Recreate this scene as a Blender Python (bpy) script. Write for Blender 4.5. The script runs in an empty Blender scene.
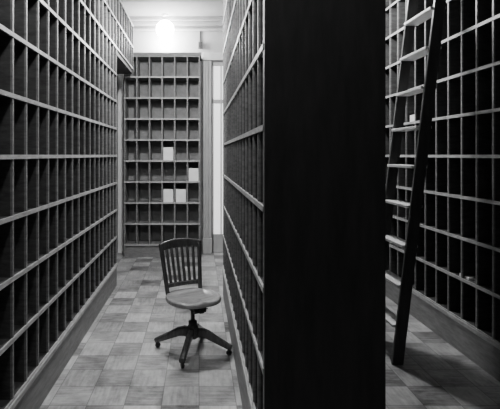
import bpy, bmesh, math, random
from mathutils import Vector, Matrix
random.seed(4)
S=bpy.context.scene
H=1.57
# ---------------------------------------------------------------- materials
def newmat(name):
    m=bpy.data.materials.new(name); m.use_nodes=True
    nt=m.node_tree; b=nt.nodes['Principled BSDF']
    return m,nt,b
def g(v): return (v,v,v,1)
def wood(name,lo,hi,rough=.5,scale=(3,3,3),spec=.4,bump=.05):
    m,nt,b=newmat(name)
    tc=nt.nodes.new('ShaderNodeTexCoord'); mp=nt.nodes.new('ShaderNodeMapping')
    mp.inputs['Scale'].default_value=scale
    n=nt.nodes.new('ShaderNodeTexNoise'); n.inputs['Scale'].default_value=4; n.inputs['Detail'].default_value=7
    n.inputs['Roughness'].default_value=.65
    r=nt.nodes.new('ShaderNodeValToRGB'); r.color_ramp.elements[0].position=.3; r.color_ramp.elements[1].position=.7
    r.color_ramp.elements[0].color=g(lo); r.color_ramp.elements[1].color=g(hi)
    nt.links.new(tc.outputs['Object'],mp.inputs[0]); nt.links.new(mp.outputs[0],n.inputs['Vector'])
    nt.links.new(n.outputs[0],r.inputs[0]); nt.links.new(r.outputs[0],b.inputs['Base Color'])
    bp=nt.nodes.new('ShaderNodeBump'); bp.inputs['Strength'].default_value=bump; bp.inputs['Distance'].default_value=.01
    nt.links.new(n.outputs[0],bp.inputs['Height']); nt.links.new(bp.outputs[0],b.inputs['Normal'])
    b.inputs['Roughness'].default_value=rough; b.inputs['Specular IOR Level'].default_value=spec
    return m
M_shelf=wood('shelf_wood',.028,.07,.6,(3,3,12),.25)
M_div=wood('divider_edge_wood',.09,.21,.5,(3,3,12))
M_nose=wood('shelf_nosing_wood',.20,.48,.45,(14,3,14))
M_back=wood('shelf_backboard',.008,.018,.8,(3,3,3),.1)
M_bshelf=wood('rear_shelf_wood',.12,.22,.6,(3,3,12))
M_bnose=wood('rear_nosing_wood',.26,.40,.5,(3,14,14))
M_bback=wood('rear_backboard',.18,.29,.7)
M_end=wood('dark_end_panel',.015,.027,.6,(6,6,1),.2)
M_base=wood('plinth_wood',.12,.24,.5,(10,2,10))
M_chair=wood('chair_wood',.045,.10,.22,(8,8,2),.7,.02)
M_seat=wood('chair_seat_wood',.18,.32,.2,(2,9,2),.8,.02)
M_iron=wood('chair_iron',.015,.03,.4)
M_lad=wood('ladder_rail_wood',.025,.055,.45,(6,6,1))
M_tread=wood('ladder_tread_wood',.65,.85,.5,(8,2,8))
M_wall=wood('wall_paint',.24,.30,.8,(1,1,1),.2,.02)
M_ceil=wood('ceiling_paint',.26,.30,.85,(1,1,1),.2,.02)
M_trim=wood('trim_paint',.65,.78,.45,(3,3,1))
M_door=wood('door_paint',.3,.38,.45,(3,3,1))
M_paper=wood('paper',.75,.85,.8,(2,2,2),.1)
m,nt,b=newmat('bulb_glow'); b.inputs['Base Color'].default_value=g(.9)
b.inputs['Emission Color'].default_value=g(1); b.inputs['Emission Strength'].default_value=90; M_bulb=m
m,nt,b=newmat('frosted_glass_lit'); b.inputs['Base Color'].default_value=g(.8); b.inputs['Roughness'].default_value=.4
b.inputs['Emission Color'].default_value=g(1); b.inputs['Emission Strength'].default_value=1.0; M_glass=m  # emission in the pane stands in for a lit room behind it
# floor tiles
def floor_mat():
    m,nt,b=newmat('parquet_tile_floor'); N=nt.nodes; L=nt.links
    geo=N.new('ShaderNodeTexCoord')
    sc=N.new('ShaderNodeVectorMath'); sc.operation='MULTIPLY'; sc.inputs[1].default_value=(1/.235,1/.235,0)
    L.new(geo.outputs['Object'],sc.inputs[0])
    fl=N.new('ShaderNodeVectorMath'); fl.operation='FLOOR'; L.new(sc.outputs[0],fl.inputs[0])
    fr=N.new('ShaderNodeVectorMath'); fr.operation='FRACTION'; L.new(sc.outputs[0],fr.inputs[0])
    ofs=N.new('ShaderNodeVectorMath'); ofs.operation='ADD'; ofs.inputs[1].default_value=(.0001,.0001,.5); L.new(sc.outputs[0],ofs.inputs[0])
    ch=N.new('ShaderNodeTexChecker'); ch.inputs['Scale'].default_value=1; ch.inputs['Color1'].default_value=g(0); ch.inputs['Color2'].default_value=g(1)
    L.new(ofs.outputs[0],ch.inputs[0])
    wn=N.new('ShaderNodeTexWhiteNoise'); wn.noise_dimensions='3D'; L.new(fl.outputs[0],wn.inputs['Vector'])
    def grain(s):
        mp=N.new('ShaderNodeMapping'); mp.inputs['Scale'].default_value=s; L.new(geo.outputs['Object'],mp.inputs[0])
        n=N.new('ShaderNodeTexNoise'); n.inputs['Scale'].default_value=2; n.inputs['Detail'].default_value=6; L.new(mp.outputs[0],n.inputs['Vector']); return n
    a=grain((3,22,1)); c=grain((22,3,1))
    mx=N.new('ShaderNodeMix'); mx.data_type='FLOAT'; L.new(ch.outputs['Fac'],mx.inputs[0]); L.new(a.outputs[0],mx.inputs[2]); L.new(c.outputs[0],mx.inputs[3])
    blot=N.new('ShaderNodeTexNoise'); blot.inputs['Scale'].default_value=3.0; blot.inputs['Detail'].default_value=9; blot.inputs['Roughness'].default_value=.75; L.new(geo.outputs['Object'],blot.inputs['Vector'])
    def math_(op,x,y,z=None):
        q=N.new('ShaderNodeMath'); q.operation=op
        for i,v in enumerate((x,y,z)):
            if v is None: continue
            if isinstance(v,(int,float)): q.inputs[i].default_value=v
            else: L.new(v,q.inputs[i])
        return q.outputs[0]
    v=math_('MULTIPLY_ADD',ch.outputs['Fac'],.12,.05)
    v=math_('MULTIPLY_ADD',wn.outputs['Value'],.18,v)
    v=math_('MULTIPLY_ADD',mx.outputs[0],.38,v)
    v=math_('MULTIPLY_ADD',blot.outputs[0],.85,v)
    v=math_('SUBTRACT',v,.53)
    sx=N.new('ShaderNodeSeparateXYZ'); L.new(fr.outputs[0],sx.inputs[0])
    def edge(o):
        d=math_('SUBTRACT',o,.5); d=math_('ABSOLUTE',d,0); return math_('GREATER_THAN',d,.487)
    e=math_('MAXIMUM',edge(sx.outputs[0]),edge(sx.outputs[1]))
    e2=math_('MULTIPLY_ADD',e,-.5,1.0)
    v=math_('MULTIPLY',v,e2); v=math_('MAXIMUM',v,.03)
    L.new(v,b.inputs['Base Color'])
    rr=math_('MULTIPLY_ADD',blot.outputs[0],.35,.22); L.new(rr,b.inputs['Roughness'])
    bp=N.new('ShaderNodeBump'); bp.inputs['Strength'].default_value=.12; bp.inputs['Distance'].default_value=.01
    L.new(v,bp.inputs['Height']); L.new(bp.outputs[0],b.inputs['Normal'])
    return m
M_floor=floor_mat()

# ---------------------------------------------------------------- helpers
class MB:
    def __init__(s,name,mats):
        s.bm=bmesh.new(); s.name=name; s.mats=mats
    def box(s,x0,x1,y0,y1,z0,z1,mi=0,M=None):
        co=[(x,y,z) for z in (z0,z1) for y in (y0,y1) for x in (x0,x1)]
        vs=[s.bm.verts.new((M@Vector(c)) if M else c) for c in co]
        for f in ((0,2,3,1),(4,5,7,6),(0,1,5,4),(2,6,7,3),(0,4,6,2),(1,3,7,5)):
            fa=s.bm.faces.new([vs[i] for i in f]); fa.material_index=mi
    def lathe(s,prof,mi=0,n=24,M=None,smooth=True):
        rings=[]
        for r,z in prof:
            ring=[]
            for i in range(n):
                a=2*math.pi*i/n; p=Vector((r*math.cos(a),r*math.sin(a),z)); ring.append(s.bm.verts.new(M@p if M else p))
            rings.append(ring)
        for a,b_ in zip(rings,rings[1:]):
            for i in range(n):
                f=s.bm.faces.new([a[i],a[(i+1)%n],b_[(i+1)%n],b_[i]]); f.material_index=mi; f.smooth=smooth
        for rg,rev in ((rings[0],True),(rings[-1],False)):
            f=s.bm.faces.new(list(reversed(rg)) if rev else rg); f.material_index=mi
    def sweep(s,pts,secs,side,mi=0,n=8):
        rings=[]
        for k,p in enumerate(pts):
            t=(pts[min(k+1,len(pts)-1)]-pts[max(k-1,0)]).normalized()
            sd=(side-t*side.dot(t)).normalized(); up=t.cross(sd)
            w,h=secs[k]; ring=[]
            for i in range(n):
                a=2*math.pi*(i+.5)/n
                cx=math.copysign(abs(math.cos(a))**.5,math.cos(a)); cy=math.copysign(abs(math.sin(a))**.5,math.sin(a))
                ring.append(s.bm.verts.new(p+sd*cx*w/2+up*cy*h/2))
            rings.append(ring)
        for a,b_ in zip(rings,rings[1:]):
            for i in range(n):
                f=s.bm.faces.new([a[i],a[(i+1)%n],b_[(i+1)%n],b_[i]]); f.material_index=mi; f.smooth=True
        f=s.bm.faces.new(list(reversed(rings[0]))); f.material_index=mi
        f=s.bm.faces.new(rings[-1]); f.material_index=mi
    def done(s,parent=None,bevel=0,loc=None):
        bmesh.ops.recalc_face_normals(s.bm,faces=s.bm.faces)
        me=bpy.data.meshes.new(s.name); s.bm.to_mesh(me); s.bm.free()
        for m in s.mats: me.materials.append(m)
        o=bpy.data.objects.new(s.name,me); S.collection.objects.link(o)
        if parent: o.parent=parent
        if loc: o.location=loc
        if bevel:
            md=o.modifiers.new('bevel','BEVEL'); md.width=bevel; md.segments=2; md.limit_method='ANGLE'
        return o
def simple(name,box,mat,bevel=0):
    k=MB(name,[mat]); k.box(*box); return k.done(bevel=bevel)

# ---------------------------------------------------------------- room
XL,XR,YB,YF,ZC=-1.36,2.46,7.25,-1.3,3.76
simple('floor',(XL-.1,XR+.1,YF-.1,YB+.1,-.1,0),M_floor)
simple('ceiling',(XL-.1,XR+.1,YF-.1,YB+.1,ZC,ZC+.1),M_ceil)
simple('wall_left',(XL-.1,XL,YF,YB,0,ZC),M_wall)
simple('wall_right',(XR,XR+.1,YF,YB,0,ZC),M_wall)
simple('wall_back',(XL-.1,XR+.1,YB,YB+.1,0,ZC),M_wall)
simple('wall_front',(XL-.1,XR+.1,YF-.1,YF,0,ZC),M_wall)
k=MB('trim_1',[M_wall])
k.box(XL,XR,YB-.05,YB,3.56,3.60); k.box(XL,XR,YB-.09,YB,3.64,3.70); k.box(XL,XR,YB-.14,YB,3.70,ZC)
k.done(bevel=.01)
k=MB('trim_2',[M_wall])
k.box(XL,XR,5.95,6.15,3.66,ZC); k.done(bevel=.01)
simple('baseboard_back',(1.22,XR,YB-.025,YB,0,.2),M_trim)

# left doorway
k=MB('door_1',[M_door]); 
k.box(XL+.002,XL+.03,5.66,6.5,.005,2.5)
for z0,z1 in ((.15,.9),(1.05,2.35)):
    for y0,y1 in ((5.74,6.04),(6.12,6.42)):
        k.box(XL+.03,XL+.04,y0,y1,z0,z1)
k.done(bevel=.004)
k=MB('trim_3',[M_trim])
k.box(XL,XL+.06,5.52,5.65,0,2.62); k.box(XL,XL+.06,6.51,6.64,0,2.62); k.box(XL,XL+.07,5.5,6.66,2.52,2.66)
k.done(bevel=.006)
simple('trim_4',(XL+.06,XL+.15,YB-.05,YB,0,2.9),M_trim,.008)

# rear right glazed door
k=MB('door_2',[M_door,M_glass])
dx0,dx1=.215,1.05; yb=YB-.002
k.box(dx0,dx0+.02,YB-.04,yb,.005,3.05); k.box(dx1-.1,dx1,YB-.04,yb,.005,3.05)
k.box(dx0,dx1,YB-.04,yb,.005,.30); k.box(dx0,dx1,YB-.04,yb,2.4,2.46); k.box(dx0,dx1,YB-.04,yb,3.0,3.05)
k.box(dx0+.02,dx1-.1,YB-.015,YB-.005,.3,3.0,1)
for gx in (.345,.62,.80): k.box(gx,gx+.02,YB-.035,yb,.3,3.0)
k.done(bevel=.003)
k=MB('trim_5',[M_door])
k.box(.07,.10,YB-.07,YB,0,3.08); k.box(.10,.15,YB-.04,YB,0,3.08); k.box(.15,.2,YB-.06,YB,0,3.08)
k.box(.06,1.2,YB-.08,YB,3.08,3.2); k.box(1.06,1.2,YB-.06,YB,0,3.08); k.box(.06,.21,YB-.09,YB,0,.24)
k.done(bevel=.006)
k=MB('electrical_conduit',[M_iron])
k.box(-.01,.05,YB-.06,YB,3.28,3.38); k.box(.012,.028,YB-.02,YB,3.38,3.56)
k.done(bevel=.004)

# ---------------------------------------------------------------- pigeonhole shelves
def shelf_y(name,face,back,y0,y1,zs,cw,mats,plinth=True):
    k=MB(name,mats); d=1 if back>face else -1
    def bx(xa,xb,*r,mi=0):
        k.box(min(xa,xb),max(xa,xb),*r,mi)
    n=round((y1-y0)/cw); cw=(y1-y0)/n
    zt=zs[-1]
    for z in zs:
        bx(face+d*.006,back-d*.012,y0+.011,y1-.011,z-.009,z+.009)
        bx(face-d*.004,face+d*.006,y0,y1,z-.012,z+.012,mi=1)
    for i in range(n+1):
        y=y0+i*cw; w=.009
        if i==0: y=y0+w
        if i==n: y=y1-w
        bx(face+d*.012,back-d*.012,y-w,y+w,zs[0],zt)
        bx(face,face+d*.012,y-w,y+w,zs[0],zt,mi=2)
    bx(back-d*.012,back,y0,y1,zs[0],zt,mi=3)
    if plinth:
        bx(face+d*.0,back,y0,y1,0,zs[0]-.02,mi=4)
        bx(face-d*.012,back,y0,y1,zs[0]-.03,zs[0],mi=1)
    return k
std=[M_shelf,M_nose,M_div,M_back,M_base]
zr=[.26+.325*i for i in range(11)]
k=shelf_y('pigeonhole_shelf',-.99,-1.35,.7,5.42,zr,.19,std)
zt=[z for z in zr if z>2.8]
def sub(k,face,back,y0,y1,zs,cw):
    d=1 if back>face else -1
    n=round((y1-y0)/cw); cw=(y1-y0)/n
    def bx(xa,xb,*r,mi=0): k.box(min(xa,xb),max(xa,xb),*r,mi)
    for z in zs:
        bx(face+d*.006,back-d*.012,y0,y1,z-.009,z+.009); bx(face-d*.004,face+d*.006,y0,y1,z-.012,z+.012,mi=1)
    for i in range(1,n+1):
        y=y0+i*cw-(.009 if i==n else 0)
        bx(face+d*.012,back-d*.012,y-.009,y+.009,zs[0],zs[-1]); bx(face,face+d*.012,y-.009,y+.009,zs[0],zs[-1],mi=2)
    bx(back-d*.012,back,y0,y1,zs[0],zs[-1],mi=3)
    bx(face+d*.01,back,y0,y1,zs[0]-.07,zs[0]-.01,mi=0)
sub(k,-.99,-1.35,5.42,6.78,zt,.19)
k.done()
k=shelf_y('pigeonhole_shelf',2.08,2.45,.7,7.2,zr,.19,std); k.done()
zc=[.325+.34*i for i in range(10)]
dX0,dX1,dY0,dY1=.27,.767,1.85,5.06
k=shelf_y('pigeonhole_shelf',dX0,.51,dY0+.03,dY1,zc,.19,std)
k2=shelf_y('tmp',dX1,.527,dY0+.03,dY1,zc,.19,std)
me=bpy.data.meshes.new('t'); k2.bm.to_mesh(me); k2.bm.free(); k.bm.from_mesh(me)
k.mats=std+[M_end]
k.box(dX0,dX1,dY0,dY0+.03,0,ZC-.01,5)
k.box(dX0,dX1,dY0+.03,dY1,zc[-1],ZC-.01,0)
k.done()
# rear bank
k=MB('pigeonhole_shelf',[M_bshelf,M_bnose,M_bback])
bx0,bx1=-1.15,.015; by=6.9; zb=[.19+.322*i for i in range(10)]
n=6; cw=(bx1-bx0)/n
for z in zb:
    k.box(bx0+.01,bx1-.01,by+.006,YB-.02,z-.009,z+.009,0); k.box(bx0,bx1,by-.004,by+.006,z-.012,z+.012,1)
for i in range(n+1):
    x=bx0+i*cw; w=.01
    if i==0:x+=w
    if i==n:x-=w
    k.box(x-w,x+w,by+.004,YB-.02,.0 if i in(0,n) else zb[0],zb[-1],0)
k.box(bx0,bx1,YB-.02,YB-.002,0,zb[-1],2); k.box(bx0,bx1,by+.02,YB-.02,0,.17,0)
k.box(bx0-.02,bx1+.02,by-.02,YB-.002,zb[-1],zb[-1]+.05,0)
k.done()
k=MB('filed_papers',[M_paper])
for c,r in ((3,4),(5,3),(3,2),(4,2)):
    x=bx0+c*cw+.02; z=zb[r]+.010
    k.box(x,x+.15,by+.012,by+.03,z,z+.20)
k.done()
k=MB('filed_papers',[M_paper])
for yy,r,h in ((4.35,5,.07),(3.5,1,.02),(4.75,4,.10)):
    k.box(2.10,2.35,yy,yy+.13,zr[r]+.010,zr[r]+.010+h)
k.done()

# ---------------------------------------------------------------- ladder
lad=bpy.data.objects.new('library_ladder',None); S.collection.objects.link(lad); lad.location=(1.486,0,0)
sl=.118; yn,yf=3.36,3.83
def lp(z): return sl*z
for nm,y in (('rail_near',yn),('rail_far',yf)):
    k=MB(nm,[M_lad]); w=.042
    zt_=3.45
    vs=[]
    for z in (0,zt_):
        for (dx,dy) in ((-w,0),(w,0),(w,.03),(-w,.03)):
            vs.append(k.bm.verts.new((lp(z)+dx,y+dy,z)))
    for f in ((0,3,2,1),(4,5,6,7),(0,1,5,4),(1,2,6,5),(2,3,7,6),(3,0,4,7)): k.bm.faces.new([vs[i] for i in f])
    k.done(parent=lad,bevel=.006)
for i in range(1,12):
    z=.30*i-.02
    k=MB('tread_%d'%i,[M_tread]); k.box(lp(z)-.06,lp(z)+.06,yn+.03,yf,z-.011,z+.011); k.done(parent=lad,bevel=.004)
k=MB('top_hooks',[M_iron])
for y in (yn+.015,yf+.015): k.box(.36,.47,y-.01,y+.01,3.28,3.31); k.box(.47,.49,y-.01,y+.01,3.2,3.31)
k.done(parent=lad)
k=MB('ladder_rail',[M_iron])
k.box(1.93-.012,1.93+.012,1.0,7.0,3.235,3.26)
for y in (1.5,2.8,4.4,5.8): k.box(1.93,2.08,y-.015,y+.015,3.235,3.25)
k.done()

# ---------------------------------------------------------------- chair
ch=bpy.data.objects.new('swivel_chair',None); S.collection.objects.link(ch); ch.location=(-.05,3.6,0)
top=bpy.data.objects.new('upper_assembly',None); S.collection.objects.link(top); top.parent=ch
top.rotation_euler=(0,0,math.radians(28))
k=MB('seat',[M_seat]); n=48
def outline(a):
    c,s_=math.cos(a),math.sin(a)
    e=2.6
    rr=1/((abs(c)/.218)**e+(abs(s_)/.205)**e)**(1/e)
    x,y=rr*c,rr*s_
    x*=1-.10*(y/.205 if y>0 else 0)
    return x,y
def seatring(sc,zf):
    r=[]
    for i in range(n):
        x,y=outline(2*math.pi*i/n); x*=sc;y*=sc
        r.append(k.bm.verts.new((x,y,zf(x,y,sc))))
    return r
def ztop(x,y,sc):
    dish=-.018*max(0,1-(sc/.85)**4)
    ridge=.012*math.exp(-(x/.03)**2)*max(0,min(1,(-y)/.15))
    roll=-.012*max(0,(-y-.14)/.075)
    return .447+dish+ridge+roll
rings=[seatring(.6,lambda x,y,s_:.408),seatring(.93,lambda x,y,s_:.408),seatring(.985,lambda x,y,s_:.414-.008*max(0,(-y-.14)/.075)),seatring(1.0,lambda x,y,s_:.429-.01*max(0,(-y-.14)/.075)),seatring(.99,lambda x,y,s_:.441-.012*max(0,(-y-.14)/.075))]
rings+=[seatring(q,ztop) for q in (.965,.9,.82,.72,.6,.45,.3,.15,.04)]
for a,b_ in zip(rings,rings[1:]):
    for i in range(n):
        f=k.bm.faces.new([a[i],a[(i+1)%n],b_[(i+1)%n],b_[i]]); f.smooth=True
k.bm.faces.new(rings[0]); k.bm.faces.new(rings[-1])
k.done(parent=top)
def bp_(u,z):
    t=(z-.44)/.40
    hw=.150+.030*t
    return Vector((u*hw, .155+.075*t+.04*(1-u*u)*(.3+.7*t), z))
X=Vector((1,0,0))
k=MB('back_rest',[M_chair])
for u in (-1,1):
    pts=[bp_(u,z) for z in (.43,.5,.6,.7,.80,.835)]
    k.sweep(pts,[(.030,.034),(.030,.032),(.030,.028),(.032,.026),(.034,.026),(.028,.022)],X)
nsl=6
for i in range(nsl):
    u=-.70+1.40*i/(nsl-1)
    pts=[bp_(u,z) for z in (.505,.58,.66,.73,.79)]
    k.sweep(pts,[(.024,.012)]*5,X)
pts=[bp_(-1.08+2.16*i/12,.806+.016*(1-((i-6)/6)**2)) for i in range(13)]
k.sweep(pts,[(.026,.060+.018*(1-((i-6)/6)**2)) for i in range(13)],Vector((0,1,0)),n=12)
pts=[bp_(-1+2*i/10,.50) for i in range(11)]
k.sweep(pts,[(.024,.036)]*11,Vector((0,1,0)))
k.done(parent=top)
k=MB('tilt_mechanism',[M_iron])
k.box(-.09,.09,-.10,-.07,.385,.408); k.box(-.09,.09,.07,.10,.385,.408)
k.box(-.10,-.07,-.12,.12,.39,.408); k.box(.07,.10,-.12,.12,.39,.408)
k.box(-.045,.045,-.06,.06,.345,.385); k.box(-.018,.018,-.16,-.05,.35,.375)
Mr=Matrix.Translation((0,-.115,.365))@Matrix.Rotation(math.pi/2,4,'Y')
k.lathe([(.024,-.05),(.024,.05)],M=Mr,n=16)
k.lathe([(.005,-.075),(.005,.075)],M=Mr,n=8)
k.done(parent=top,bevel=.003)
k=MB('spindle',[M_iron])
pr=[(.030,.20),(.034,.215),(.034,.245),(.020,.25)]
z=.25
while z<.335: pr+=[(.0175,z+.002),(.0145,z+.006)]; z+=.008
pr+=[(.030,.338),(.030,.352)]
k.lathe(pr); k.done(parent=ch)
k=MB('pedestal_hub',[M_chair])
k.lathe([(.030,.105),(.046,.115),(.05,.14),(.05,.19),(.040,.205),(.034,.215)],n=20); k.done(parent=ch)
for j,ang in enumerate((-104,-14,76,166)):
    a=math.radians(ang); dr=Vector((math.cos(a),math.sin(a),0)); sd=Vector((-math.sin(a),math.cos(a),0))
    prof=[(.02,.155,.085),(.07,.158,.080),(.12,.147,.068),(.18,.118,.056),(.24,.09,.048),(.285,.070,.042),(.315,.058,.034)]
    k=MB('leg_%d'%(j+1),[M_chair])
    k.sweep([dr*r+Vector((0,0,z)) for r,z,h in prof],[(.044,h) for r,z,h in prof],sd,n=12)
    k.done(parent=ch)
    k=MB('caster_%d'%(j+1),[M_iron])
    c=dr*.295
    k.lathe([(.012,.03),(.012,.06)],M=Matrix.Translation(c),n=10)
    k.lathe([(.018,-.011),(.0225,-.006),(.0225,.006),(.018,.011)],M=Matrix.Translation(c+Vector((0,0,.0225)))@Matrix.Rotation(a+.6,4,'Z')@Matrix.Rotation(math.pi/2,4,'X'),n=18)
    k.done(parent=ch)

# ---------------------------------------------------------------- lamps
def lamp(name,loc,power,r=.07,dz=.1):
    e=bpy.data.objects.new(name,None); S.collection.objects.link(e); e.location=loc
    k=MB('socket',[M_trim]); h=ZC-loc[2]
    k.lathe([(.05,h),(.05,h-.02),(.012,h-.025),(.012,r+.03),(.028,r+.025),(.028,r*.8)],n=16); k.done(parent=e)
    k=MB('globe',[M_bulb])
    k.lathe([(max(.004,r*math.sin(math.pi*i/14)),-r*math.cos(math.pi*i/14)) for i in range(15)],n=24)
    k.done(parent=e)
    l=bpy.data.lights.new(name+'_light','POINT'); l.energy=power; l.shadow_soft_size=r*.8
    lo=bpy.data.objects.new('glow',l); S.collection.objects.link(lo); lo.parent=e; lo.location=(0,0,-r-dz)
    return e
lamp('unseen_aisle_lamp',(-.53,7.02,3.53),170,r=.14,dz=.03)
lamp('unseen_aisle_lamp',(-.35,4.3,3.45),205,r=.10)  # unseen lamp above the view, added to light the left aisle
lamp('unseen_aisle_lamp',(-.3,1.6,3.45),55,r=.10)  # unseen lamp, added as fill to brighten the near left floor
lamp('unseen_aisle_lamp',(1.35,4.4,3.45),150,r=.10)

w=bpy.data.worlds.new('world'); S.world=w; w.use_nodes=True
w.node_tree.nodes['Background'].inputs[0].default_value=g(.5); w.node_tree.nodes['Background'].inputs[1].default_value=.02

cam=bpy.data.cameras.new('camera'); co=bpy.data.objects.new('camera',cam); S.collection.objects.link(co)
co.location=(0,0,H); co.rotation_euler=(math.pi/2,0,0)
cam.sensor_width=36; cam.lens=450/500*36; cam.shift_x=51/500; cam.shift_y=-49.5/500; cam.clip_start=.05
S.camera=co
